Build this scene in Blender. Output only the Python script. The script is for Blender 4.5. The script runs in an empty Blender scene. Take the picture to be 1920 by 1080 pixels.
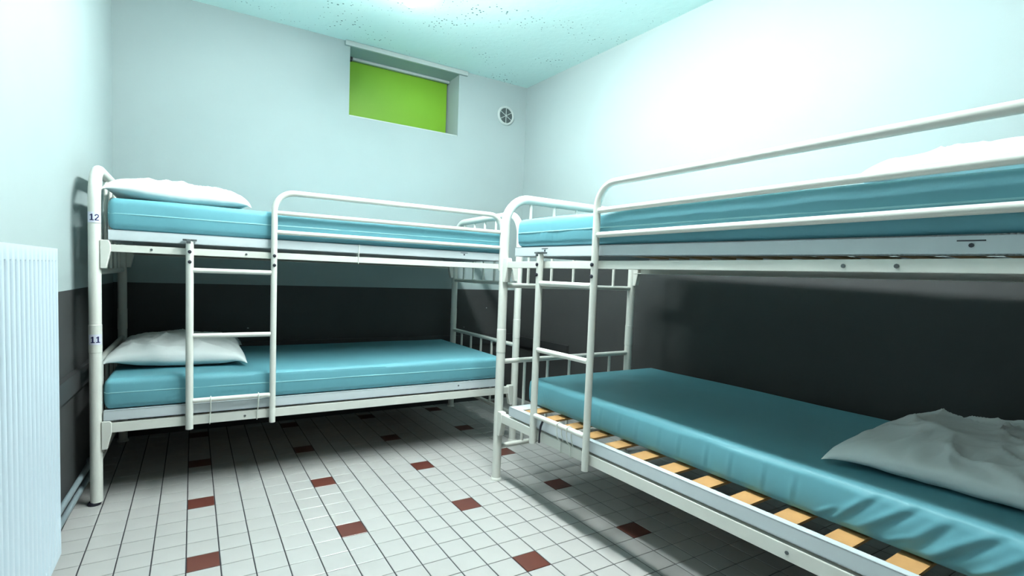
import bpy, bmesh, math, random
from mathutils import Vector, Matrix, noise
PI = math.pi
random.seed(7)
S = bpy.context.scene
COL = S.collection

# ------------------------------------------------------------------ camera
cam_d = bpy.data.cameras.new('camera')
cam = bpy.data.objects.new('camera', cam_d)
COL.objects.link(cam)
CAM = Vector((0.018, -1.876, 1.000))
RX = Vector((0.8610, -0.5070, 0.0370)).normalized()      # image right
RZ = Vector((0.5080, 0.8590, -0.0580)).normalized()      # forward
RX = (RX - RZ * RX.dot(RZ)).normalized()
RY = RZ.cross(RX).normalized()                            # image down
cam.matrix_world = Matrix(((RX.x, -RY.x, -RZ.x, CAM.x), (RX.y, -RY.y, -RZ.y, CAM.y), (RX.z, -RY.z, -RZ.z, CAM.z), (0, 0, 0, 1)))
FPX, CX, CY = 959.5, 927.87, 572.55
cam_d.sensor_width = 36.0
cam_d.lens = FPX / 1920 * 36
cam_d.shift_x = (960 - CX) / 1920
cam_d.shift_y = (CY - 540) / 1920
cam_d.clip_start = 0.05
S.camera = cam

# ------------------------------------------------------------------ world, exposure
w = bpy.data.worlds.new('world')
S.world = w
w.use_nodes = True
w.node_tree.nodes['Background'].inputs[0].default_value = (0.6, 0.8, 0.8, 1)
w.node_tree.nodes['Background'].inputs[1].default_value = 0.0
S.view_settings.view_transform = 'Standard'
S.view_settings.look = 'None'
S.view_settings.exposure = 1.53
S.view_settings.gamma = 1.0
S.view_settings.use_curve_mapping = False
LAMP_STRENGTH = 62.0
LAMP_COLOR = (0.90, 1.0, 0.985)

# ------------------------------------------------------------------ materials
def srgb(r, g, b):
    def c(v):
        v /= 255
        return v / 12.92 if v <= .04045 else ((v + .055) / 1.055) ** 2.4
    return (c(r), c(g), c(b), 1)

def mat(name, col, rough=.5, metal=0.0, var=0.0, vscale=6.0, bump=0.0, bscale=60.0, emit=0.0, coat=0.0, spec=.5, bdist=.002):
    m = bpy.data.materials.new(name)
    m.use_nodes = True
    nt = m.node_tree
    b = nt.nodes['Principled BSDF']
    b.inputs['Base Color'].default_value = col
    b.inputs['Roughness'].default_value = rough
    b.inputs['Metallic'].default_value = metal
    b.inputs['Specular IOR Level'].default_value = spec
    if coat:
        b.inputs['Coat Weight'].default_value = coat
        b.inputs['Coat Roughness'].default_value = .15
    tc = nt.nodes.new('ShaderNodeTexCoord')
    if var:
        n = nt.nodes.new('ShaderNodeTexNoise')
        n.inputs['Scale'].default_value = vscale
        n.inputs['Detail'].default_value = 5
        nt.links.new(tc.outputs['Object'], n.inputs['Vector'])
        r = nt.nodes.new('ShaderNodeMapRange')
        r.inputs['From Min'].default_value = .3
        r.inputs['From Max'].default_value = .7
        r.inputs['To Min'].default_value = 1 - var
        r.inputs['To Max'].default_value = 1 + var * .4
        nt.links.new(n.outputs['Fac'], r.inputs['Value'])
        mx = nt.nodes.new('ShaderNodeMix')
        mx.data_type = 'RGBA'
        mx.blend_type = 'MULTIPLY'
        mx.inputs['Factor'].default_value = 1
        mx.inputs['A'].default_value = col
        nt.links.new(r.outputs['Result'], mx.inputs['B'])
        nt.links.new(mx.outputs['Result'], b.inputs['Base Color'])
    if bump:
        n2 = nt.nodes.new('ShaderNodeTexNoise')
        n2.inputs['Scale'].default_value = bscale
        n2.inputs['Detail'].default_value = 4
        nt.links.new(tc.outputs['Object'], n2.inputs['Vector'])
        bp = nt.nodes.new('ShaderNodeBump')
        bp.inputs['Strength'].default_value = bump
        bp.inputs['Distance'].default_value = bdist
        nt.links.new(n2.outputs['Fac'], bp.inputs['Height'])
        nt.links.new(bp.outputs['Normal'], b.inputs['Normal'])
    if emit:
        b.inputs['Emission Color'].default_value = (*LAMP_COLOR, 1)
        b.inputs['Emission Strength'].default_value = emit
    return m

M = {}
M['wall'] = mat('white_wall_paint', srgb(147, 160, 160), .75, var=.03, vscale=3, bump=.12, bscale=90)
M['dado'] = mat('charcoal_wall_paint', srgb(52, 53, 53), .55, var=.10, vscale=5, bump=.12, bscale=90)
M['board'] = mat('charcoal_board_paint', srgb(44, 44, 45), .5, var=.10, vscale=8)
M['tile'] = mat('cream_tile_glaze', srgb(170, 168, 166), .28, var=.05, vscale=9, bump=.05, bscale=40)
M['tile_red'] = mat('red_brown_tile_glaze', srgb(92, 50, 42), .3, var=.08, vscale=9)
M['grout'] = mat('dark_grout', srgb(44, 43, 48), .9, var=.2, vscale=30)
M['steel'] = mat('cream_powder_coat', srgb(213, 213, 206), .33, var=.03, vscale=14)
M['base_steel'] = mat('white_base_coat', srgb(196, 204, 208), .35, var=.03, vscale=14)
M['wood'] = mat('birch_slat', srgb(182, 138, 88), .5, var=.14, vscale=18)
M['pillow'] = mat('white_pillow_film', srgb(222, 226, 226), .5, var=.02, vscale=8, bump=.25, bscale=22, bdist=.006)
M['dark'] = mat('dark_plastic', srgb(26, 26, 40), .5)
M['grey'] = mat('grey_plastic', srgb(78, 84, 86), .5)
M['label'] = mat('white_paper_label', srgb(212, 212, 226), .5)
M['ink'] = mat('navy_ink', srgb(22, 24, 78), .6)
M['radiator'] = mat('white_radiator_enamel', srgb(186, 200, 210), .4)
M['pipe'] = mat('grey_blue_pipe_paint', srgb(118, 130, 135), .35, var=.1, vscale=12)
M['green'] = mat('lime_green_panel', srgb(112, 160, 34), .6, var=.04, vscale=3)
M['frame_white'] = mat('white_frame_paint', srgb(168, 176, 174), .5)
M['vent_mesh'] = mat('grey_vent_mesh', srgb(66, 76, 76), .6, bump=.6, bscale=160)
M['tie'] = mat('clear_nylon', srgb(220, 224, 216), .4)
M['lamp_body'] = mat('lamp_housing', srgb(230, 234, 232), .4)
M['diffuser'] = mat('lamp_diffuser', srgb(240, 240, 240), .4, emit=LAMP_STRENGTH)

def vinyl():
    m = mat('teal_vinyl', srgb(96, 154, 166), .5, var=.04, vscale=5, bump=.10, bscale=30, spec=.35)
    return m
M['vinyl'] = vinyl()
M['piping'] = mat('pale_teal_piping', srgb(130, 182, 188), .4)

def ceiling_mat():
    m = bpy.data.materials.new('pitted_ceiling_plaster')
    m.use_nodes = True
    nt = m.node_tree
    b = nt.nodes['Principled BSDF']
    b.inputs['Roughness'].default_value = .85
    tc = nt.nodes.new('ShaderNodeTexCoord')
    v = nt.nodes.new('ShaderNodeTexVoronoi')
    v.inputs['Scale'].default_value = 38
    v.inputs['Randomness'].default_value = 1
    nt.links.new(tc.outputs['Object'], v.inputs['Vector'])
    n = nt.nodes.new('ShaderNodeTexNoise')
    n.inputs['Scale'].default_value = 3.2
    n.inputs['Detail'].default_value = 5
    nt.links.new(tc.outputs['Object'], n.inputs['Vector'])
    thr = nt.nodes.new('ShaderNodeMapRange')           # pit radius varies over the ceiling
    thr.inputs['From Min'].default_value = .40
    thr.inputs['From Max'].default_value = .72
    thr.inputs['To Min'].default_value = .0
    thr.inputs['To Max'].default_value = .27
    nt.links.new(n.outputs['Fac'], thr.inputs['Value'])
    lt = nt.nodes.new('ShaderNodeMath')
    lt.operation = 'LESS_THAN'
    nt.links.new(v.outputs['Distance'], lt.inputs[0])
    nt.links.new(thr.outputs['Result'], lt.inputs[1])
    mx = nt.nodes.new('ShaderNodeMix')
    mx.data_type = 'RGBA'
    mx.inputs['A'].default_value = srgb(212, 236, 232)
    mx.inputs['B'].default_value = srgb(100, 132, 132)
    nt.links.new(lt.outputs[0], mx.inputs['Factor'])
    nt.links.new(mx.outputs['Result'], b.inputs['Base Color'])
    n2 = nt.nodes.new('ShaderNodeTexNoise')
    n2.inputs['Scale'].default_value = 26
    n2.inputs['Detail'].default_value = 6
    nt.links.new(tc.outputs['Object'], n2.inputs['Vector'])
    bp = nt.nodes.new('ShaderNodeBump')
    bp.inputs['Strength'].default_value = .2
    bp.inputs['Distance'].default_value = .008
    nt.links.new(n2.outputs['Fac'], bp.inputs['Height'])
    nt.links.new(bp.outputs['Normal'], b.inputs['Normal'])
    return m
M['ceiling'] = ceiling_mat()

# ------------------------------------------------------------------ mesh helpers
def finish(bm, name, mats, smooth=.6):
    me = bpy.data.meshes.new(name)
    bmesh.ops.recalc_face_normals(bm, faces=bm.faces)
    bm.to_mesh(me)
    bm.free()
    for m in (mats if isinstance(mats, (list, tuple)) else [mats]):
        me.materials.append(m)
    if smooth:
        for p in me.polygons:
            p.use_smooth = True
        me.set_sharp_from_angle(angle=smooth)
    return me

def place(me, name, parent=None, loc=(0, 0, 0), rot=None):
    o = bpy.data.objects.new(name, me)
    COL.objects.link(o)
    o.location = loc
    if rot is not None:
        o.rotation_euler = rot
    if parent is not None:
        o.parent = parent
    return o

def tag(o, label=None, cat=None, group=None, kind=None):
    if label: o['label'] = label
    if cat: o['category'] = cat
    if group: o['group'] = group
    if kind: o['kind'] = kind
    return o

def empty(name, loc, rz=0.0):
    o = bpy.data.objects.new(name, None)
    o.empty_display_size = .1
    COL.objects.link(o)
    o.location = loc
    o.rotation_euler = (0, 0, rz)
    return o

def box(bm, x0, x1, y0, y1, z0, z1, bev=0.0, mi=0):
    vs = [bm.verts.new((x, y, z)) for x in (x0, x1) for y in (y0, y1) for z in (z0, z1)]
    idx = [(0, 1, 3, 2), (4, 6, 7, 5), (0, 4, 5, 1), (2, 3, 7, 6), (0, 2, 6, 4), (1, 5, 7, 3)]
    fs = [bm.faces.new([vs[i] for i in f]) for f in idx]
    for f in fs: f.material_index = mi
    if bev:
        es = list({e for f in fs for e in f.edges})
        bmesh.ops.bevel(bm, geom=es, offset=bev, segments=2, affect='EDGES', profile=.5)

def prism(bm, pts, axis, a, b, mi=0):
    """polygon pts (2-D) extruded along axis from a to b"""
    def mk(p, t):
        return {0: (t, p[0], p[1]), 1: (p[0], t, p[1]), 2: (p[0], p[1], t)}[axis]
    A = [bm.verts.new(mk(p, a)) for p in pts]
    B = [bm.verts.new(mk(p, b)) for p in pts]
    fs = [bm.faces.new(A), bm.faces.new(B[::-1])]
    n = len(pts)
    for i in range(n):
        fs.append(bm.faces.new([A[i], B[i], B[(i + 1) % n], A[(i + 1) % n]]))
    for f in fs: f.material_index = mi

def tube(bm, path, r, seg=14, closed=False, cap=True, mi=0):
    P = [Vector(p) for p in path]
    n = len(P)
    rings = []
    up = None
    for i in range(n):
        if closed:
            t = (P[(i + 1) % n] - P[i - 1]).normalized()
        else:
            t = ((P[min(i + 1, n - 1)] - P[i]).normalized() + (P[i] - P[max(i - 1, 0)]).normalized()).normalized()
        if up is None:
            up = t.orthogonal().normalized()
        else:
            up = (up - t * up.dot(t)).normalized()
        s = t.cross(up)
        rr = r[i] if isinstance(r, (list, tuple)) else r
        rings.append([bm.verts.new(P[i] + (up * math.cos(2 * PI * k / seg) + s * math.sin(2 * PI * k / seg)) * rr) for k in range(seg)])
    m = n if closed else n - 1
    for i in range(m):
        a, b = rings[i], rings[(i + 1) % n]
        for k in range(seg):
            f = bm.faces.new([a[k], a[(k + 1) % seg], b[(k + 1) % seg], b[k]])
            f.material_index = mi
    if cap and not closed:
        bm.faces.new(rings[0][::-1]).material_index = mi
        bm.faces.new(rings[-1]).material_index = mi

def arc(c, r, u, v, a0, a1, n=8):
    c, u, v = Vector(c), Vector(u), Vector(v)
    return [c + u * (r * math.cos(a0 + (a1 - a0) * i / n)) + v * (r * math.sin(a0 + (a1 - a0) * i / n)) for i in range(n + 1)]

def mesh_tube(name, path, r, m, seg=14, **k):
    bm = bmesh.new()
    tube(bm, path, r, seg, **k)
    return finish(bm, name, m)

# ------------------------------------------------------------------ room shell
H = 2.518
BY = 1.66
Y0 = -2.35
def lx(y): return -0.40 + (y - .54) * 0.031           # left wall face
def rx(y): return 2.335 + (BY - y) * 0.0507           # right wall face
D_L, D_B, D_R = 0.883, 0.886, 1.12
T = .16

# floor: grout bed with separate tiles
bm = bmesh.new()
box(bm, -.75, 2.75, Y0 - .2, BY + .3, -.08, -.0022, mi=0)
floor = place(finish(bm, 'floor', M['grout'], 0), 'floor')
tag(floor, kind='structure')

def side_wall(name, fx, sgn, dado):
    bm = bmesh.new()
    ya, yb = Y0, BY + .02
    for (z0, z1, mi) in ((-.05, dado, 1), (dado, H + .04, 0)):
        pts = [(fx(ya), ya), (fx(yb), yb), (fx(yb) + sgn * T, yb), (fx(ya) + sgn * T, ya)]
        prism(bm, pts, 2, z0, z1, mi)
    return tag(place(finish(bm, name, [M['wall'], M['dado']], 0), name), kind='structure')
side_wall('wall_left', lx, -1, D_L)
side_wall('wall_right', rx, 1, D_R)

# back wall with the window opening
WX0, WX1, WZ0, WZ1 = .917, 1.728, 2.034, 2.487
bm = bmesh.new()
xa, xb = lx(BY) - .05, rx(BY) + .05
box(bm, xa, xb, BY, BY + .25, -.05, D_B, mi=1)
box(bm, xa, xb, BY, BY + .25, D_B, WZ0, mi=0)
box(bm, xa, WX0, BY, BY + .25, WZ0, H + .04, mi=0)
box(bm, WX1, xb, BY, BY + .25, WZ0, H + .04, mi=0)
box(bm, WX0, WX1, BY, BY + .25, WZ1, H + .04, mi=0)
tag(place(finish(bm, 'wall_back', [M['wall'], M['dado']], 0), 'wall_back'), kind='structure')
bm = bmesh.new()
box(bm, -.7, 2.75, Y0 - .2, Y0, -.05, .883, mi=1)
box(bm, -.7, 2.75, Y0 - .2, Y0, .883, H + .04, mi=0)
tag(place(finish(bm, 'wall_front', [M['dado'], M['dado']], 0), 'wall_front'), kind='structure')  # unseen wall, coloured dark over its full height to cut fill light
bm = bmesh.new()
box(bm, -.75, 2.75, Y0 - .2, BY + .25, H, H + .1)
tag(place(finish(bm, 'ceiling', M['ceiling'], 0), 'ceiling'), kind='structure')

# window_1: recess closed by a lime panel
win = tag(empty('window_1', ((WX0 + WX1) / 2, BY + .13, WZ0)), kind='structure')
def wpart(name, b, m, bev=.002):
    bm = bmesh.new()
    ox, oy, oz = win.location
    box(bm, b[0] - ox, b[1] - ox, b[2] - oy, b[3] - oy, b[4] - oz, b[5] - oz, bev)
    return place(finish(bm, name, m, .5), name, win)
tag(wpart('green_panel', (WX0 + .004, WX1 - .012, BY + .190, BY + .202, WZ0 + .012, WZ1 - .018), M['green']), 'lime green panel filling the window recess')
wpart('window_frame', (WX0 + .001, WX1 - .001, BY + .215, BY + .240, WZ0 + .001, WZ1 - .001), M['frame_white'])
wpart('head_rail', (WX0 + .06, WX1 - .004, BY + .160, BY + .186, WZ1 - .018, WZ1 - .001), M['frame_white'])
tag(wpart('latch', (WX0 + .03, WX0 + .057, BY + .155, BY + .186, WZ1 - .026, WZ1 - .001), M['dark']), 'black latch block')
tag(wpart('gap_shade_strip', (WX0 + .004, WX1 - .012, BY + .191, BY + .201, WZ1 - .0175, WZ1 - .0135), M['dark'], 0), 'dark strip painted in for the shaded gap above the green panel')  # dark strip stands in for the shade of the open gap
wpart('window_sill', (WX0 + .001, WX1 - .001, BY + .002, BY + .212, WZ0 + .0005, WZ0 + .009), M['frame_white'])
wpart('lintel_board', (WX0 - .035, WX1 + .062, BY - .022, BY - .0005, WZ1 - .002, H - .002), M['frame_white'])

# small chips in the dark paint of the back wall
for x, z, r in ((.316, .614, .006), (2.032, .741, .005), (1.837, .591, .004)):
    bm = bmesh.new()
    bmesh.ops.create_circle(bm, cap_ends=True, segments=7, radius=r, matrix=Matrix.Rotation(PI / 2, 4, 'X') @ Matrix.Diagonal((1, .6, 1, 1)))
    o = place(finish(bm, 'paint_chip', M['frame_white'], 0), 'paint_chip', bpy.data.objects['wall_back'], (x, BY - .0006, z))

# bumper boards (trim) along the walls
bm = bmesh.new()
y0, y1 = -.15, BY - .01
prism(bm, [(lx(y0), y0), (lx(y1), y1), (lx(y1) + .022, y1), (lx(y0) + .022, y0)], 2, .482, .560)
tag(place(finish(bm, 'trim_1', M['board'], 0), 'trim_1'), kind='structure')
bm = bmesh.new()
box(bm, lx(BY) + .03, rx(BY) - .03, BY - .022, BY, .455, .530, .003)
tag(place(finish(bm, 'trim_2', M['board'], .5), 'trim_2'), kind='structure')
bm = bmesh.new()
y0, y1 = 1.02, BY - .024
prism(bm, [(rx(y0), y0), (rx(y1), y1), (rx(y1) - .022, y1), (rx(y0) - .022, y0)], 2, .44, .513)
tag(place(finish(bm, 'trim_3', M['board'], 0), 'trim_3'), kind='structure')

# ------------------------------------------------------------------ floor tiles
def project(p):
    d = Vector(p) - CAM
    z = d.dot(RZ)
    if z < .05: return None
    return (FPX * d.dot(RX) / z + CX, FPX * d.dot(RY) / z + CY)
BLOCK = [((1.31, -1.8, .34), (2.3, .2, .5)), ((-.32, .70, .31), (1.7, 1.58, .5)), ((-.42, -1.8, .24), (-.28, -.19, 1.03))]
def blocked(p):
    a, b = Vector(p), CAM
    for lo, hi in BLOCK:
        t0, t1 = 0.0, 1.0
        for k in range(3):
            d = b[k] - a[k]
            if abs(d) < 1e-9:
                if not lo[k] <= a[k] <= hi[k]: t1 = -1
                continue
            u, v = (lo[k] - a[k]) / d, (hi[k] - a[k]) / d
            t0, t1 = max(t0, min(u, v)), min(t1, max(u, v))
        if t0 < t1: return True
    return False
cells = []
for i in range(-5, 26):
    for j in range(-24, 17):
        x, y = i * .1, j * .1
        if x + .1 < lx(y) or x > rx(y): continue
        q = [project((x + a, y + b, 0)) for a, b in ((0, 0), (.1, 0), (.1, .1), (0, .1), (.05, .05))]
        area = 0
        if all(q) and any(-5 < c[0] < 1925 and -5 < c[1] < 1085 for c in q):
            nvis = sum(0 if blocked((x + a, y + b, 0)) else 1 for a, b in ((.02, .02), (.08, .02), (.08, .08), (.02, .08), (.05, .05)))
            area = .5 * abs(sum(q[k][0] * q[(k + 1) % 4][1] - q[(k + 1) % 4][0] * q[k][1] for k in range(4))) * nvis / 5
        cells.append((area, i, j))
cells.sort(reverse=True)
def tile_box(bm, cx, cy, mi=0):
    a, b, c = .0480, .0486, .0014
    lo = [bm.verts.new((cx + s * a, cy + t * b, -.0022)) for s, t in ((-1, -1), (1, -1), (1, 1), (-1, 1))]
    md = [bm.verts.new((cx + s * a, cy + t * b, -.0009)) for s, t in ((-1, -1), (1, -1), (1, 1), (-1, 1))]
    hi = [bm.verts.new((cx + s * (a - c), cy + t * (b - c), 0)) for s, t in ((-1, -1), (1, -1), (1, 1), (-1, 1))]
    f = [bm.faces.new(hi)]
    for k in range(4):
        n = (k + 1) % 4
        f.append(bm.faces.new([lo[k], lo[n], md[n], md[k]]))
        f.append(bm.faces.new([md[k], md[n], hi[n], hi[k]]))
    for g in f: g.material_index = mi
tmesh = []
for m in (M['tile'], M['tile_red']):
    bm = bmesh.new()
    tile_box(bm, 0, 0)
    tmesh.append(finish(bm, 'floor_tile', m, 0))
rest = bmesh.new()
ntile = 0
for area, i, j in cells:
    red = i % 5 == 0 and j % 5 == 0
    if area > 0 and ntile < 300:
        o = place(tmesh[1 if red else 0], 'floor_tile', floor, (i * .1 + .05, j * .1 + .05, 0))
        o.rotation_euler = (random.uniform(-.003, .003), random.uniform(-.003, .003), random.uniform(-.004, .004))
        if red: o['label'] = 'reddish brown floor tile'
        ntile += 1
    else:
        tile_box(rest, i * .1 + .05, j * .1 + .05, 1 if red else 0)
tag(place(finish(rest, 'outer_floor_tiles', [M['tile'], M['tile_red']], 0), 'outer_floor_tiles', floor), kind='stuff')

# ------------------------------------------------------------------ ceiling light (the room's own lamp)
LX, LZ = .98, H - .112
def batten(ya, yb, label):
    lt = tag(empty('ceiling_light', (LX, (ya + yb) / 2, H)), label, 'ceiling light')
    hl = (yb - ya) / 2
    bm = bmesh.new()
    box(bm, -.030, .030, -hl + .05, hl - .07, -.062, -.0005, .003)
    box(bm, -.100, .100, -hl + .02, hl + .014, -.068, -.060)  # tray and skirts below are added to keep lamp glow off the ceiling
    for sx in (-1, 1):
        prism(bm, [(sx * .100, -.068), (sx * .094, -.068), (sx * .100, -.098), (sx * .104, -.098)], 1, -hl + .02, hl - .020)
    place(finish(bm, 'housing_glow_shield', M['lamp_body'], .5), 'housing_glow_shield', lt)
    bm = bmesh.new()
    path, rad = [], []
    for k in range(9):
        a = PI / 2 * k / 8
        path.append((0, -hl + .045 - .045 * math.cos(a), LZ - H)); rad.append(.004 + .040 * math.sin(a))
    for k in range(9):
        a = PI / 2 * (1 - k / 8)
        path.append((0, hl - .045 + .045 * math.cos(a), LZ - H)); rad.append(.004 + .040 * math.sin(a))
    tube(bm, path, rad, 16)
    place(finish(bm, 'diffuser', M['diffuser'], 1.2), 'diffuser', lt)
batten(-1.04, .750, 'white fluorescent batten light on the ceiling, its glowing end just in view')

# ------------------------------------------------------------------ bunk beds
BL_, BW = 2.02, .876          # post centres: length and depth
PR, PH, PC = .0215, 1.375, .13
U0, U1, L0, L1 = 1.039, 1.0685, .297, .337   # side rail heights
cache = {}
def cached(key, fn):
    if key not in cache: cache[key] = fn()
    return cache[key]

def end_tube():
    p = [(0, 0, .012), (0, 0, .4), (0, 0, .9), (0, 0, PH - PC)]
    p += arc((0, PC, PH - PC), PC, (0, -1, 0), (0, 0, 1), 0, PI / 2, 9)[1:]
    p += [(0, BW / 2, PH)]
    p += arc((0, BW - PC, PH - PC), PC, (0, 1, 0), (0, 0, 1), PI / 2, 0, 9)
    p += [(0, BW, .9), (0, BW, .4), (0, BW, .012)]
    return mesh_tube('end_frame', p, PR, M['steel'], 20)

def rail_mesh(z0, z1):
    bm = bmesh.new()
    # channel: outer face, top lip and bottom lip
    a, b = PR + .002, BL_ - PR - .002
    pts = [(-.015, z0), (.015, z0), (.015, z0 + .004), (-.011, z0 + .004), (-.011, z1 - .004), (.015, z1 - .004), (.015, z1), (-.015, z1)]
    prism(bm, pts, 0, a, b)
    bmesh.ops.bevel(bm, geom=[e for e in bm.edges if e.calc_length() > .5], offset=.0012, segments=2, affect='EDGES')
    return finish(bm, 'side_rail', M['steel'], .5)

def bracket_mesh(z0, z1, flip):
    bm = bmesh.new()
    zc = z1 + (.0170 if z0 > .8 else .0090)
    pts = [(.019, zc), (.047, zc), (.053, z1 + .001), (.053, z0 - .002), (.038, z0 - .068), (.019, z0 - .068)]
    if flip: pts = [(BL_ - x, z) for x, z in pts]
    prism(bm, pts, 1, -.018, .012)
    bmesh.ops.bevel(bm, geom=bm.edges[:], offset=.002, segments=1, affect='EDGES')
    return finish(bm, 'bracket', M['steel'], .4)

def bolt_mesh():
    bm = bmesh.new()
    tube(bm, [(0, 0, 0), (0, -.004, 0), (0, -.006, 0)], [.0075, .0075, .004], 10)
    return finish(bm, 'bolt', M['dark'], .6)

def foot_mesh(m):
    bm = bmesh.new()
    tube(bm, [(0, 0, 0), (0, 0, .006), (0, 0, .010), (0, 0, .013)], [.027, .027, .0245, .0225], 18)
    return finish(bm, 'foot_cap', m)

def bunk(loc, rz, label, black_foot):
    GX2 = 1.875
    root = tag(empty('bunk_bed', loc, rz), label, 'bunk bed', 'white bunk beds')
    for e in (0, 1):
        ef = place(cached('end', end_tube), 'end_frame', root, (e * BL_, 0, 0))
        for z in (.955, .585, .165):
            place(cached('cross', lambda: mesh_tube('cross_rail', [(0, PR - .004, 0), (0, BW / 2, 0), (0, BW - PR + .004, 0)], .0125, M['steel'], 12)), 'cross_rail', ef, (0, 0, z))
        for k in range(1, 6):
            y = BW * k / 6
            place(cached('spu', lambda: mesh_tube('spindle', [(0, 0, .960), (0, 0, PH - .01)], .0075, M['steel'], 10)), 'spindle', ef, (0, y, 0))
            place(cached('spl', lambda: mesh_tube('spindle', [(0, 0, .168), (0, 0, .582)], .0075, M['steel'], 10)), 'spindle', ef, (0, y, 0))
        for y in (0, BW):
            bf = black_foot and e == 0 and y == 0
            f = place(cached('foot%d' % bf, lambda: foot_mesh(M['dark'] if bf else M['steel'])), 'foot_cap', ef, (-.008 if bf else 0, y, 0))
            if bf: f.scale = (.86, .86, 1)
            if bf: f['label'] = 'black rubber foot cap'
            place(cached('sleeve', lambda: mesh_tube('sleeve', [(0, 0, .6290), (0, 0, .6300), (0, 0, .6315), (0, 0, .6335), (0, 0, .7395), (0, 0, .7415), (0, 0, .7430), (0, 0, .7440)], [PR, PR + .0008, PR + .0011, PR + .0011, PR + .0011, PR + .0011, PR + .0008, PR], M['steel'], 20, cap=False)), 'post_sleeve', ef, (0, y, 0))
    for (z0, z1, key) in ((U0, U1, 'u'), (L0, L1, 'l')):
        for side in (0, 1):
            r = place(cached('rail' + key, lambda: rail_mesh(z0, z1)), 'side_rail', root, (0, 0, 0))
            if side:
                r.location = (BL_, BW, 0); r.rotation_euler = (0, 0, PI)
            for fl in (0, 1):
                place(cached('br%s%d' % (key, fl), lambda: bracket_mesh(z0, z1, fl)), 'bracket', r)
    # ladder
    XA, XB, YL = .327, .660, -.033
    lad = place(cached('ladr', lambda: mesh_tube('ladder', [(XA, YL, .285), (XA, YL, .6), (XA, YL, 1.095), (XA, YL, 1.099)], [.0150, .0150, .0150, .012], M['steel'], 14)), 'ladder', root)
    for z in (.975, .692, .408):
        place(cached('rung', lambda: mesh_tube('rung', [(XA + .011, YL, 0), ((XA + XB) / 2, YL, 0), (XB - .011, YL, 0)], .0108, M['steel'], 12)), 'rung', lad, (0, 0, z))
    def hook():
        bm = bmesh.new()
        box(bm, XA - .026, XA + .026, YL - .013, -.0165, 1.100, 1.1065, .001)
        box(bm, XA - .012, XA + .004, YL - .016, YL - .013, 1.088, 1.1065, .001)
        return finish(bm, 'hook_plate_shadow', M['grey'], .4)  # oversized and dark grey: the plate's shadow is put into its colour
    place(cached('hook', hook), 'hook_plate_shadow', lad)
    for z in (1.053, 1.010):
        place(cached('bolt', bolt_mesh), 'bolt', lad, (XA, YL - .0135, z))
    # guard rail: one bent tube that is also the right ladder post
    def guard():
        r = .085
        X2 = GX2
        zt = 1.345
        p = [(XB, YL, .278), (XB, YL, .7), (XB, YL, zt - r)]
        p += arc((XB + r, YL, zt - r), r, (-1, 0, 0), (0, 0, 1), 0, PI / 2, 8)[1:]
        p += [((XB + X2) / 2, YL, zt)]
        p += arc((X2 - r, YL, zt - r), r, (1, 0, 0), (0, 0, 1), PI / 2, 0, 8)
        p += [(X2, YL, 1.15), (X2, YL, 1.030)]
        return mesh_tube('guard_rail', p, .0135, M['steel'], 14)
    g = place(cached('guard', guard), 'guard_rail', root)
    for z in (1.250, 1.162):
        place(cached('gbar', lambda: mesh_tube('crossbar', [(XB + .010, YL, 0), (1.28, YL, 0), (GX2 - .010, YL, 0)], .0105, M['steel'], 12)), 'crossbar', g, (0, 0, z))
    for x in (XB, GX2):
        for z in ((1.053, 1.010) if x == XB else (1.053,)):
            place(cached('bolt', bolt_mesh), 'bolt', g, (x, YL - .012, z))
    return root, lad, g

LB_O, LB_R = (-.321, .710, 0), math.radians(-.3)
RB_O, RB_R = (1.306, .229, 0), math.radians(-88.3)
bedL, ladL, grdL = bunk(LB_O, LB_R, 'white tubular bunk bed along the back wall, numbered 12 and 11', True)
bedR, ladR, grdR = bunk(RB_O, RB_R, 'white tubular bunk bed along the right wall, in the foreground', False)

# cable ties on the ladders' lowest rung and on the guard
def tie(parent, pts, r=.0022, m='tie', name='cable_tie', label=None):
    o = place(mesh_tube(name, pts, r, M[m], 6, closed=True), name, parent)
    if label: o['label'] = label
def loop_rung(x):
    return [(x, -.046, .416), (x, -.046, .40), (x, -.040, .36), (x - .002, -.022, .34), (x - .003, -.020, .30), (x - .003, -.012, .293), (x, .010, .293), (x, -.0205, .37), (x, -.020, .416), (x, -.033, .422)]
for x in (.408, .600): tie(ladL, loop_rung(x))
for x in (.50, .56): tie(ladR, loop_rung(x))
def loop_rail(x):
    return [(x, -.018, 1.128), (x - .002, -.018, 1.08), (x - .003, -.018, 1.034), (x, .018, 1.033), (x, .018, 1.128)]
tie(grdL, loop_rail(1.055))

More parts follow.
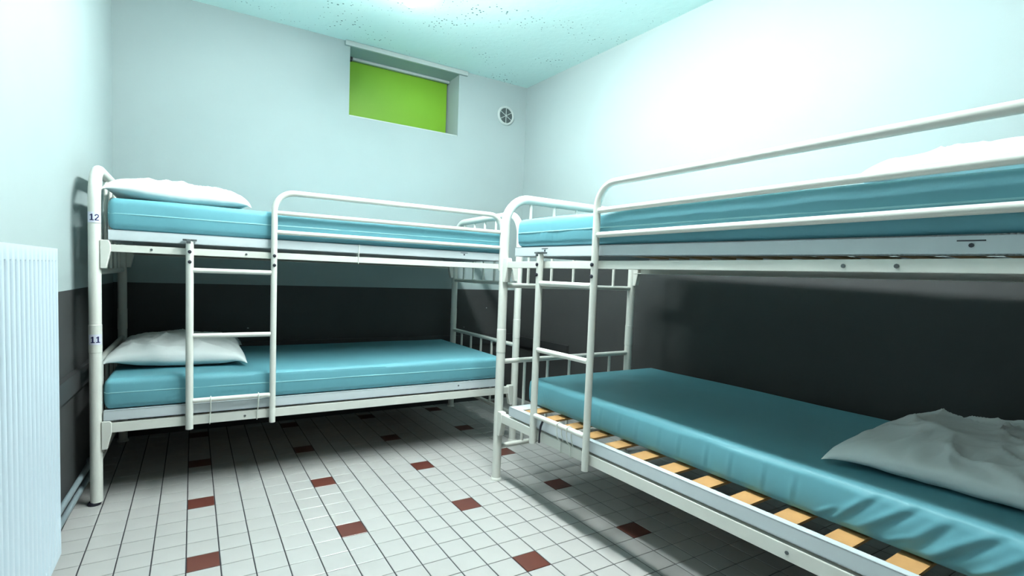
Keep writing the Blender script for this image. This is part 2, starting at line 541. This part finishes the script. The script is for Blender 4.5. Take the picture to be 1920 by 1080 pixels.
# numbered stickers on the left front post
def sticker(parent, text, zc):
    R0 = PR + .0021
    bm = bmesh.new()
    n = 16
    ang = [-PI / 2 + math.radians(-62 + 124 * k / n) + .10 for k in range(n + 1)]
    vs = [[bm.verts.new((R0 * math.cos(a), R0 * math.sin(a), zc + s * .021)) for s in (-1, 1)] for a in ang]
    for k in range(n):
        bm.faces.new([vs[k][0], vs[k + 1][0], vs[k + 1][1], vs[k][1]])
    st = place(finish(bm, 'number_sticker', M['label'], 1), 'number_sticker', parent)
    st['label'] = 'white sticker with the number ' + text
    bm = bmesh.new()
    def bar(x0, z0, x1, z1, w_):
        d = Vector((x1 - x0, z1 - z0)); q = Vector((-d.y, d.x)).normalized() * w_ / 2
        m = max(1, int(abs(x1 - x0) / .002))
        prev = None
        for k in range(m + 1):
            c = Vector((x0, z0)) + d * k / m
            cur = [c - q, c + q]
            if prev:
                bm.faces.new([bm.verts.new((p.x, p.y, 0)) for p in (prev[0], cur[0], cur[1], prev[1])])
            prev = cur
    def glyph(ch, cx):
        hgt = .0255
        if ch == '1':
            bar(cx + .001, -hgt / 2, cx + .001, hgt / 2, .0052)
            bar(cx - .0062, -hgt / 2 + .0018, cx + .0078, -hgt / 2 + .0018, .0036)
            bar(cx - .0055, hgt / 2 - .006, cx + .001, hgt / 2 - .0018, .0034)
        else:
            pts = [(-.0062, hgt / 2 - .0075), (-.0045, hgt / 2 - .0035), (-.0005, hgt / 2 - .0017), (.0042, hgt / 2 - .0033), (.0056, hgt / 2 - .0072), (.0038, hgt / 2 - .0115), (-.0010, hgt / 2 - .0165), (-.0062, -hgt / 2 + .0025)]
            for p, q in zip(pts, pts[1:]): bar(cx + p[0], p[1], cx + q[0], q[1], .0042)
            bar(cx - .0070, -hgt / 2 + .0018, cx + .0068, -hgt / 2 + .0018, .0036)
    glyph(text[0], -.0088); glyph(text[1], .0088)
    for v in bm.verts:
        a = -PI / 2 + .10 + v.co.x / R0
        v.co = ((R0 + .0006) * math.cos(a), (R0 + .0006) * math.sin(a), zc + v.co.y)
    place(finish(bm, 'digits', M['ink'], 0), 'digits', st)['label'] = 'dark navy digits ' + text
sticker(bedL, '12', 1.172)
sticker(bedL, '11', .684)

# ------------------------------------------------------------------ slatted bed bases
BASE_L, BASE_W = 1.88, .90
def base_frame():
    bm = bmesh.new()
    h, t, fl = .042, .003, .026
    for (y0, y1, yf0, yf1) in ((0, t, 0, fl), (BASE_W - t, BASE_W, BASE_W - fl, BASE_W)):
        box(bm, 0, BASE_L, y0, y1, 0, h)
        box(bm, 0, BASE_L, yf0, yf1, h - t, h)
        box(bm, 0, BASE_L, yf0, yf1, 0, t)
    for (x0, x1, xf0, xf1) in ((0, t, 0, .075), (BASE_L - t, BASE_L, BASE_L - .075, BASE_L)):
        box(bm, x0, x1, t, BASE_W - t, 0, h)
        box(bm, xf0, xf1, fl, BASE_W - fl, h - t, h)
    return finish(bm, 'base_frame', M['base_steel'], 0)
def slat_mesh():
    bm = bmesh.new()
    n = 8
    prev = None
    for k in range(n + 1):
        y = .004 + (BASE_W - .008) * k / n
        s = (y / BASE_W - .5) * 2
        z = .029 + .006 * (1 - s * s)
        ring = [bm.verts.new(p) for p in ((-.031, y, z), (.031, y, z), (.031, y, z + .008), (-.031, y, z + .008))]
        if prev:
            for i in range(4):
                bm.faces.new([prev[i], prev[(i + 1) % 4], ring[(i + 1) % 4], ring[i]])
        else: bm.faces.new(ring)
        prev = ring
    bm.faces.new(prev[::-1])
    return finish(bm, 'slat', M['wood'], .5)
def holder_mesh():
    bm = bmesh.new()
    box(bm, -.036, .036, .0035, .030, .004, .0285, .002)
    return finish(bm, 'slat_holder', M['dark'], .4)
def base(bed, x, y, z, label, tilt=0.0):
    root = tag(empty('slatted_base', (0, 0, 0)), label, 'bed base', 'slatted bed bases')
    root.matrix_world = bed_matrix(bed) @ Matrix.Translation((x, y, z)) @ Matrix.Rotation(tilt, 4, 'Y')
    place(cached('bframe', base_frame), 'base_frame', root)
    for k in range(14):
        xx = .107 + .1283 * k
        if xx > BASE_L - .1: break
        place(cached('slat', slat_mesh), 'slat', root, (xx, 0, 0))['label'] = 'pale wooden slat'
        place(cached('holder', holder_mesh), 'slat_holder', root, (xx, 0, 0))
    return root
def bed_matrix(bed):
    return Matrix.Translation(bed.location) @ Matrix.Rotation(bed.rotation_euler.z, 4, 'Z')
baseY = -.0125
bLU = base(bedL, .045, baseY, 1.0862, 'white steel slatted base under the upper mattress of the bunk along the back wall')
bLL = base(bedL, .026, baseY,   .3468, 'white steel slatted base under the lower mattress of the bunk along the back wall')
bRU = base(bedR, .108, baseY, 1.0915, 'white steel slatted base under the upper mattress of the foreground bunk', .0105)
bRL = base(bedR, .108, baseY,   .3468, 'white steel slatted base with bare pale slat ends showing beside the lower foreground mattress')
# slot marks and screws on the frames
def mark(parent, x, y, z, kind):
    bm = bmesh.new()
    if kind == 'slot':
        box(bm, x - .022, x + .022, y - .001, y + .001, z + .008, z + .0105)
        tube(bm, [(x + .001, y - .0012, z), (x + .001, y + .001, z)], .0045, 8)
    else:
        tube(bm, [(x, y - .0015, z), (x, y + .001, z)], .005, 8)
    place(finish(bm, 'slot_hole' if kind == 'slot' else 'screw', M['dark'] if kind == 'slot' else M['grey'], 0), 'slot_hole' if kind == 'slot' else 'screw', parent)
mark(bLU, 1.644 - .045, 0, .024, 'slot')
mark(bLL, 1.61, 0, .024, 'screw')
mark(bRU, 1.704 - .108, 0, .020, 'slot')
mark(bRU, .33 - .108, 0, .024, 'slot')
for x in (.546, .19): mark(bedL, x, -.0155, 1.054, 'screw')
mark(bedL, .546, -.0155, .315, 'screw')
for x in (1.48, 1.585): mark(bedR, x, -.0155, 1.053, 'screw')
mark(bedR, 1.40, -.0155, .318, 'screw')

# black strap looped over the lower base of the right bunk
sp = []
mw = bed_matrix(bedR)
path = [(.375, -.034, .300), (.378, -.036, .340), (.382, -.035, .372), (.388, -.028, .398), (.400, -.016, .405), (.425, -.004, .404), (.452, .008, .397), (.468, .016, .391)]
bm = bmesh.new()
tube(bm, [mw @ Vector(p) for p in path], [.004, .004, .005, .005, .0045, .004, .004, .0035], 8)
tag(place(finish(bm, 'strap', M['dark']), 'strap'), 'thin black strap hooked over the lower steel base near the foreground ladder', 'strap')

# ------------------------------------------------------------------ mattresses
def mattress_mesh(Lm, W, Tm, seed, creases=(), sag=0.0, tear=None, fine=False):
    nx, ny, nz = (330, 44, 26) if fine else (190, 48, 18)
    r = .020
    bm = bmesh.new()
    ver = {}
    def key(i, j, k): return (i, j, k)
    def spaced(n, L):
        out = []
        m = max(3, n // 14)
        e = min(.05, L / 3)
        for k in range(m): out.append(e * k / m)
        for k in range(n - 2 * m + 1): out.append(e + (L - 2 * e) * k / (n - 2 * m))
        for k in range(m): out.append(L - e + e * (k + 1) / m)
        return out
    X, Y, Zs = spaced(nx, Lm), spaced(ny, W), [Tm * k / nz for k in range(nz + 1)]
    def pos(i, j, k):
        p = Vector((X[i], Y[j], Zs[k]))
        q = Vector((min(max(p.x, r), Lm - r), min(max(p.y, r), W - r), min(max(p.z, r), Tm - r)))
        d = p - q
        nn = d.normalized() if d.length > 1e-6 else Vector((0, 0, 1))
        p = q + nn * r
        s, t, u = p.x / Lm, p.y / W, p.z / Tm
        if nn.z > .3:                                     # crown and soft unevenness
            p.z += .006 * math.sin(PI * min(max(s, 0), 1)) * math.sin(PI * min(max(t, 0), 1)) - sag * math.sin(PI * s)
            p.z += .004 * noise.noise(Vector((s * 5 + seed, t * 2.4, seed)))
        sidef = max(0, 1 - abs(nn.z) * 1.6)
        bulge = .005 * math.sin(PI * min(max(u, 0), 1)) * sidef
        p.x += nn.x * bulge; p.y += nn.y * bulge
        wr = .0022 * noise.noise(Vector((p.x * 9 + seed, p.y * 9, p.z * 3))) * sidef
        p.y += nn.y * wr; p.x += nn.x * wr
        if nn.y < -.3:
            for (cx, cz, slope, ln, wd, dp) in creases:
                # crease line through (cx,cz): direction (slope,1)
                a = (p.x - cx) - slope * (p.z - cz)
                e = (p.z - cz) / ln
                if abs(e) < 1:
                    p.y -= dp * (math.exp(-(a / wd) ** 2) - .8 * math.exp(-((a - 1.6 * wd) / wd) ** 2)) * (1 - e * e)
        if tear and nn.z > .5:
            for tx, ty, tw, th in tear:
                p.z += th * math.exp(-((p.x - tx) / tw) ** 2 - ((p.y - ty) / .012) ** 2)
        return p
    def vert(i, j, k):
        kk = (i, j, k)
        if kk not in ver: ver[kk] = bm.verts.new(pos(i, j, k))
        return ver[kk]
    def quad(a, b, c, d): bm.faces.new([vert(*a), vert(*b), vert(*c), vert(*d)])
    for i in range(nx):
        for j in range(ny):
            quad((i, j, nz), (i + 1, j, nz), (i + 1, j + 1, nz), (i, j + 1, nz))
            quad((i, j, 0), (i, j + 1, 0), (i + 1, j + 1, 0), (i + 1, j, 0))
        for k in range(nz):
            quad((i, 0, k), (i + 1, 0, k), (i + 1, 0, k + 1), (i, 0, k + 1))
            quad((i, ny, k), (i, ny, k + 1), (i + 1, ny, k + 1), (i + 1, ny, k))
    for j in range(ny):
        for k in range(nz):
            quad((0, j, k), (0, j, k + 1), (0, j + 1, k + 1), (0, j + 1, k))
            quad((nx, j, k), (nx, j + 1, k), (nx, j + 1, k + 1), (nx, j, k + 1))
    return finish(bm, 'mattress', M['vinyl'], 1.2)

def mattress(bed, x, y, z, Lm, W, Tm, label, seed, rz=0.0, ry=0.0, seam=.5, **k):
    root = tag(empty('mattress', (0, 0, 0)), label, 'mattress', 'teal vinyl mattresses')
    root.matrix_world = bed_matrix(bed) @ Matrix.Translation((x, y, z)) @ Matrix.Rotation(rz, 4, 'Z') @ Matrix.Rotation(ry, 4, 'Y')
    me = mattress_mesh(Lm, W, Tm, seed, **k)
    place(me, 'cover', root)
    if not seam: return root
    zs = Tm * seam
    o = .0035
    r = .022
    p = []
    for (cx, cy, a0) in ((Lm - r, r, -PI / 2), (Lm - r, W - r, 0), (r, W - r, PI / 2), (r, r, PI)):
        for q in range(7):
            a = a0 + PI / 2 * q / 6
            p.append((cx + (r + o) * math.cos(a), cy + (r + o) * math.sin(a), zs + .0015 * math.sin(cx * 7 + q)))
    q2 = []
    for i in range(len(p)):
        a, b = Vector(p[i]), Vector(p[(i + 1) % len(p)])
        n = max(1, int((b - a).length / .12))
        for s in range(n):
            v = a.lerp(b, s / n)
            v.z += .002 * noise.noise(Vector((v.x * 3 + seed, v.y * 3, 0)))
            q2.append(v)
    place(mesh_tube('seam_piping', q2, .0032, M['piping'], 6, closed=True), 'seam_piping', root)
    return root
vert_creases = [(.42 + .018 * k + .004 * (k % 3), .030, -.35, .030, .0035, .0022) for k in range(6)]
vert_c2 = [(.62, .075, -.25, .05, .005, .0022), (.65, .07, -.25, .05, .005, .0022), (.23, .03, -.6, .03, .004, .003), (.245, .03, -.6, .03, .004, .003)]
mLU = mattress(bedL, .046, -.006, 1.1297, 1.90, .87, .128, 'bright teal mattress on the upper bunk along the back wall', 3.1, seam=.50)
mLL = mattress(bedL, .0285, -.004, .3905, 1.90, .87, .128, 'teal mattress on the lower bunk along the back wall', 8.4, seam=.55, creases=vert_creases + vert_c2, sag=.004,
               tear=[(.83, .155, .022, .0035), (.88, .150, .015, -.003), (.92, .160, .016, .0032)])
end_cr = [(.30, .03, .15, .04, .006, .002)]
end_cr2 = [(.16 + .03 * k, .035, .1, .03, .005, .002) for k in range(5)]
mRU = mattress(bedR, .112, -.006, 1.1350, 1.88, .88, .124, 'large teal mattress on the upper foreground bunk behind the guard rail', 12.9, ry=.0105, seam=.5, creases=end_cr2)
cr = []
for k in range(9):
    cr.append((.50 + .095 * k + .01 * (k % 2), .06, .08, .05, .006, .0018))
for (cx, cz, sl, ln, wd, dp) in ((1.41, .070, .9, .052, .011, .0042), (1.475, .068, 1.05, .058, .013, .0050), (1.55, .062, .8, .055, .012, .0040), (1.615, .066, 1.1, .058, .014, .0050), (1.69, .060, .85, .052, .012, .0042), (1.75, .066, 1.0, .056, .013, .0048), (1.82, .06, .9, .05, .012, .0040), (1.345, .032, 1.2, .026, .010, .0028), (1.50, .026, 1.3, .024, .010, .0034), (1.585, .030, 1.2, .028, .011, .0030), (1.655, .026, 1.1, .024, .010, .0032)):
    cr.append((cx, cz, sl, ln, wd, dp))
for cx in (.13, .15, .165): cr.append((cx, .05, -.5, .05, .004, .0025))
mRL = mattress(bedR, .090, .111, .3910, 1.87, .845, .122, 'teal mattress on the lower foreground bunk, pushed back from the slat ends', 21.7, rz=math.radians(-.9), seam=0, creases=cr, fine=True)

# ------------------------------------------------------------------ pillows
def pillow_mesh(wx, wy, h, seed, lift=(0, 0, 0, 0), wr=1.0):
    """wx by wy pillow of height h; lift raises the corners (x-,y-),(x+,y-),(x+,y+),(x-,y+)"""
    n1, n2 = 84, 92
    bm = bmesh.new()
    N = lambda x, y, z: noise.noise(Vector((x, y, z)))
    def f(s, t, up):
        es = max(0, 1 - abs(s) ** 2.8); et = max(0, 1 - abs(t) ** 2.8)
        th = es ** .42 * et ** .42
        edge = max(abs(s), abs(t))
        x = wx / 2 * s * (1 - .085 * (1 - t * t) + .012 * N(t * 2.5, seed, 1.5))
        y = wy / 2 * t * (1 - .075 * (1 - s * s) + .012 * N(s * 2.5, seed, 7.5))
        ws, wt = s + .25 * N(s * 1.7, t * 1.7, seed), t + .25 * N(s * 1.7 + 5, t * 1.7, seed)
        big = N(ws * 1.6 + seed, wt * 1.6, 3.1 + seed) * .016
        r1 = (1 - abs(N(ws * 2.0 - seed, wt * 1.3, 4.2 + seed))) ** 9 - .12
        r2 = (1 - abs(N(ws * 1.6 + 1.2 * wt, wt * 2.6 - seed, 9.1 + seed))) ** 10 - .10
        r3 = (1 - abs(N(ws * 3.8 - 1.5 * wt, wt * 3.8 + seed, 5.7))) ** 9 - .12
        ang = math.atan2(t, s)
        pl = math.sin(ang * 19 + 5 * N(s * 2, t * 2, seed)) * .006 * max(0, (edge - .55) / .45) * (1 - edge ** 10)
        d = (big + r1 * .020 + r2 * .016 + r3 * .008) * wr
        seam = h * .30 + .010 * N(s * 3 + seed, t * 3, 2.2) * wr
        cl = 0
        cpin = (abs(s) * abs(t)) ** 6
        for (cs, ct), lf in zip(((-1, -1), (1, -1), (1, 1), (-1, 1)), lift):
            cl += lf * max(0, 1 - math.hypot(s - cs, t - ct) / 1.1) ** 1.6
        if up:
            z = seam * (1 - .75 * cpin) + (h - seam) * th + (d * min(1, th * 1.4) + pl) * (.3 + .7 * th)
        else:
            z = seam * (1 - .75 * cpin) * (1 - min(1, th * 1.5)) + .5 * pl * (1 - th)
            z = max(z, 0.0005)
        return Vector((x, y, z + cl))
    T_, B_ = {}, {}
    for i in range(n1 + 1):
        for j in range(n2 + 1):
            s = math.sin(PI / 2 * (2 * i / n1 - 1)) * .6 + (2 * i / n1 - 1) * .4
            t = math.sin(PI / 2 * (2 * j / n2 - 1)) * .6 + (2 * j / n2 - 1) * .4
            T_[i, j] = bm.verts.new(f(s, t, True))
            B_[i, j] = T_[i, j] if i in (0, n1) or j in (0, n2) else bm.verts.new(f(s, t, False))
    for i in range(n1):
        for j in range(n2):
            bm.faces.new([T_[i, j], T_[i + 1, j], T_[i + 1, j + 1], T_[i, j + 1]])
            bm.faces.new([B_[i, j], B_[i, j + 1], B_[i + 1, j + 1], B_[i + 1, j]])
    return finish(bm, 'pillow', M['pillow'], 1.4)
def pillow(bed, x, y, z, wx, wy, h, rz, label, seed, ry=0.0, rx_=0.0, lift=(0, 0, 0, 0), wr=1.0):
    o = place(pillow_mesh(wx, wy, h, seed, lift, wr), 'pillow')
    o.matrix_world = bed_matrix(bed) @ Matrix.Translation((x, y, z)) @ Matrix.Rotation(rz, 4, 'Z') @ Matrix.Rotation(ry, 4, 'Y') @ Matrix.Rotation(rx_, 4, 'X')
    return tag(o, label, 'pillow', 'white pillows')
pillow(bedL, .288, .33, 1.2630, .55, .62, .108, 0.02, 'crumpled white pillow on the upper bunk along the back wall', 1.3, ry=.012, lift=(.015, 0, 0, .01), wr=.42)
pillow(bedL, .292, .46, .5235, .57, .64, .120, -0.03, 'white pillow on the lower bunk along the back wall, behind the ladder', 5.6, lift=(.02, 0, 0, .02), wr=.55)
pillow(bedR, 1.675, .44, 1.2490, .52, .70, .105, 0.06, 'white pillow on the upper foreground bunk, above the guard rail', 9.2, ry=.0105, wr=.55)
pillow(bedR, 1.650, .545, .5185, .58, .72, .104, 0.05, 'grey-shaded white pillow on the lower foreground bunk', 14.8, wr=.8)

# ------------------------------------------------------------------ radiator, pipes, vent
RXF, RY1, RY0, RZ0, RZ1 = -.276, -.190, -1.45, .235, 1.027
rad = tag(empty('radiator', (RXF, (RY0 + RY1) / 2, RZ0)), 'white ribbed steel radiator on the left wall', 'radiator')
RM = (RY0 + RY1) / 2
def front_panel():
    bm = bmesh.new()
    pitch = .0333
    n = int((RY1 - RY0) / pitch)
    prof = []
    ya = RY1 - RM
    for k in range(n):
        y = ya - .010 - k * pitch
        prof += [(y, 0), (y - .014, 0), (y - .0175, -.004), (y - .0215, -.0055), (y - .0255, -.004), (y - .0290, 0)]
    zs = [0.0, .026, .031, RZ1 - RZ0 - .034, RZ1 - RZ0 - .030, RZ1 - RZ0]
    dep = [0, 0, 1, 1, 0, 0]
    rows = []
    for z, d in zip(zs, dep):
        rows.append([bm.verts.new((-.004, ya, z))] + [bm.verts.new((x * d, y, z)) for y, x in prof] + [bm.verts.new((-.004, RY0 - RM, z))])
    for a, b in zip(rows, rows[1:]):
        for i in range(len(a) - 1): bm.faces.new([a[i], a[i + 1], b[i + 1], b[i]])
    # back skin
    q = [bm.verts.new(p) for p in ((-.014, ya, 0), (-.014, RY0 - RM, 0), (-.014, RY0 - RM, RZ1 - RZ0), (-.014, ya, RZ1 - RZ0))]
    bm.faces.new(q)
    for row, (u, v) in ((rows[0], (q[0], q[1])), (rows[-1], (q[3], q[2]))):
        bm.faces.new(row + [v, u])
    for e in (0, -1):
        col = [r[e] for r in rows]
        bm.faces.new(col + ([q[3], q[0]] if e == 0 else [q[2], q[1]]))
    return finish(bm, 'front_panel', M['radiator'], .7)
place(front_panel(), 'front_panel', rad)
def rpart(name, b, bev=.003, m='radiator'):
    bm = bmesh.new()
    box(bm, *b, bev)
    return place(finish(bm, name, M[m], .5), name, rad)
hh = RZ1 - RZ0
rpart('back_panel', (-.108, -.096, RY0 - RM, RY1 - RM, 0, hh - .004))
rpart('side_cover', (-.106, -.006, RY1 - RM - .0005, RY1 - RM + .0015, .02, hh + .001), .0005)
bm = bmesh.new()
box(bm, -.110, -.0025, RY0 - RM, RY1 - RM, hh - .004, hh - .001, 0)
for k in range(30):
    y = RY0 - RM + .03 + k * .041
    box(bm, -.090, -.030, y, y + .022, hh - .001, hh + .002, 0)
place(finish(bm, 'top_grille', M['radiator'], 0), 'top_grille', rad)
bm = bmesh.new()
ye = RY1 - RM
tube(bm, [(-.05, ye + .0015, hh - .075), (-.05, ye + .018, hh - .075), (-.05, ye + .020, hh - .075), (-.05, ye + .032, hh - .075), (-.05, ye + .034, hh - .075)], [.010, .010, .015, .015, .011], 12)
place(finish(bm, 'vent_plug', M['radiator'], .6), 'vent_plug', rad)
for k, y in enumerate((RY0 - RM + .2, RY1 - RM - .2)):
    bm = bmesh.new()
    wx_ = lx(RM + y) - RXF
    box(bm, wx_ + .001, -.108, y - .02, y + .02, .1, hh - .1, .002)
    place(finish(bm, 'wall_bracket', M['radiator'], .5), 'wall_bracket', rad)

for z, r, lab in ((.116, .0105, 'upper of the two grey heating pipes along the foot of the left wall'), (.066, .0105, 'lower of the two grey heating pipes along the foot of the left wall')):
    off = .020
    pts = [(lx(y) + off, y, z) for y in (-1.6, -.6, .3, 1.0, 1.62)]
    root = tag(empty('heating_pipe', pts[0]), lab, 'pipe', 'heating pipes')
    place(mesh_tube('pipe', [Vector(p) - Vector(pts[0]) for p in pts], r, M['pipe'], 14), 'pipe', root)
    for y in (-.9, .15, .95):
        bm = bmesh.new()
        q = Vector((lx(y), y, z)) - Vector(pts[0])
        box(bm, q.x + .0005, q.x + off - r + .003, q.y - .012, q.y + .012, q.z - .008, q.z + .008, .002)
        place(finish(bm, 'pipe_clip', M['pipe'], .5), 'pipe_clip', root)

VX, VZ = 2.144, 2.263
vent = tag(empty('air_vent', (VX, BY, VZ)), 'small round white air vent with a grey mesh, high on the back wall', 'vent')
def ring(r0, r1, d, m, name):
    bm = bmesh.new()
    n = 40
    prof = [(r0, -.001), (r0, -d * .6), (r0 + .004, -d), (r1 - .006, -d), (r1, -d * .3), (r1, -.001)]
    rs = [[bm.verts.new((r * math.cos(2 * PI * k / n), y, r * math.sin(2 * PI * k / n))) for r, y in prof] for k in range(n)]
    for k in range(n):
        a, b = rs[k], rs[(k + 1) % n]
        for i in range(len(prof)):
            j = (i + 1) % len(prof)
            bm.faces.new([a[i], a[j], b[j], b[i]])
    return place(finish(bm, name, m, .6), name, vent)
ring(.057, .076, .012, M['frame_white'], 'rim')
bm = bmesh.new()
tube(bm, [(0, -.004, 0), (0, -.001, 0)], .0575, 36)
place(finish(bm, 'mesh_disc', M['vent_mesh'], .6), 'mesh_disc', vent)
for k in range(6):
    a = PI / 2 + k * PI / 3
    bm = bmesh.new()
    tube(bm, [(.004 * math.cos(a), -.006, .004 * math.sin(a)), (.057 * math.cos(a), -.006, .057 * math.sin(a))], .0026, 8)
    place(finish(bm, 'spoke', M['frame_white'], .6), 'spoke', vent)
bm = bmesh.new()
tube(bm, [(0, -.010, 0), (0, -.0035, 0)], .006, 12)
place(finish(bm, 'hub', M['frame_white'], .6), 'hub', vent)
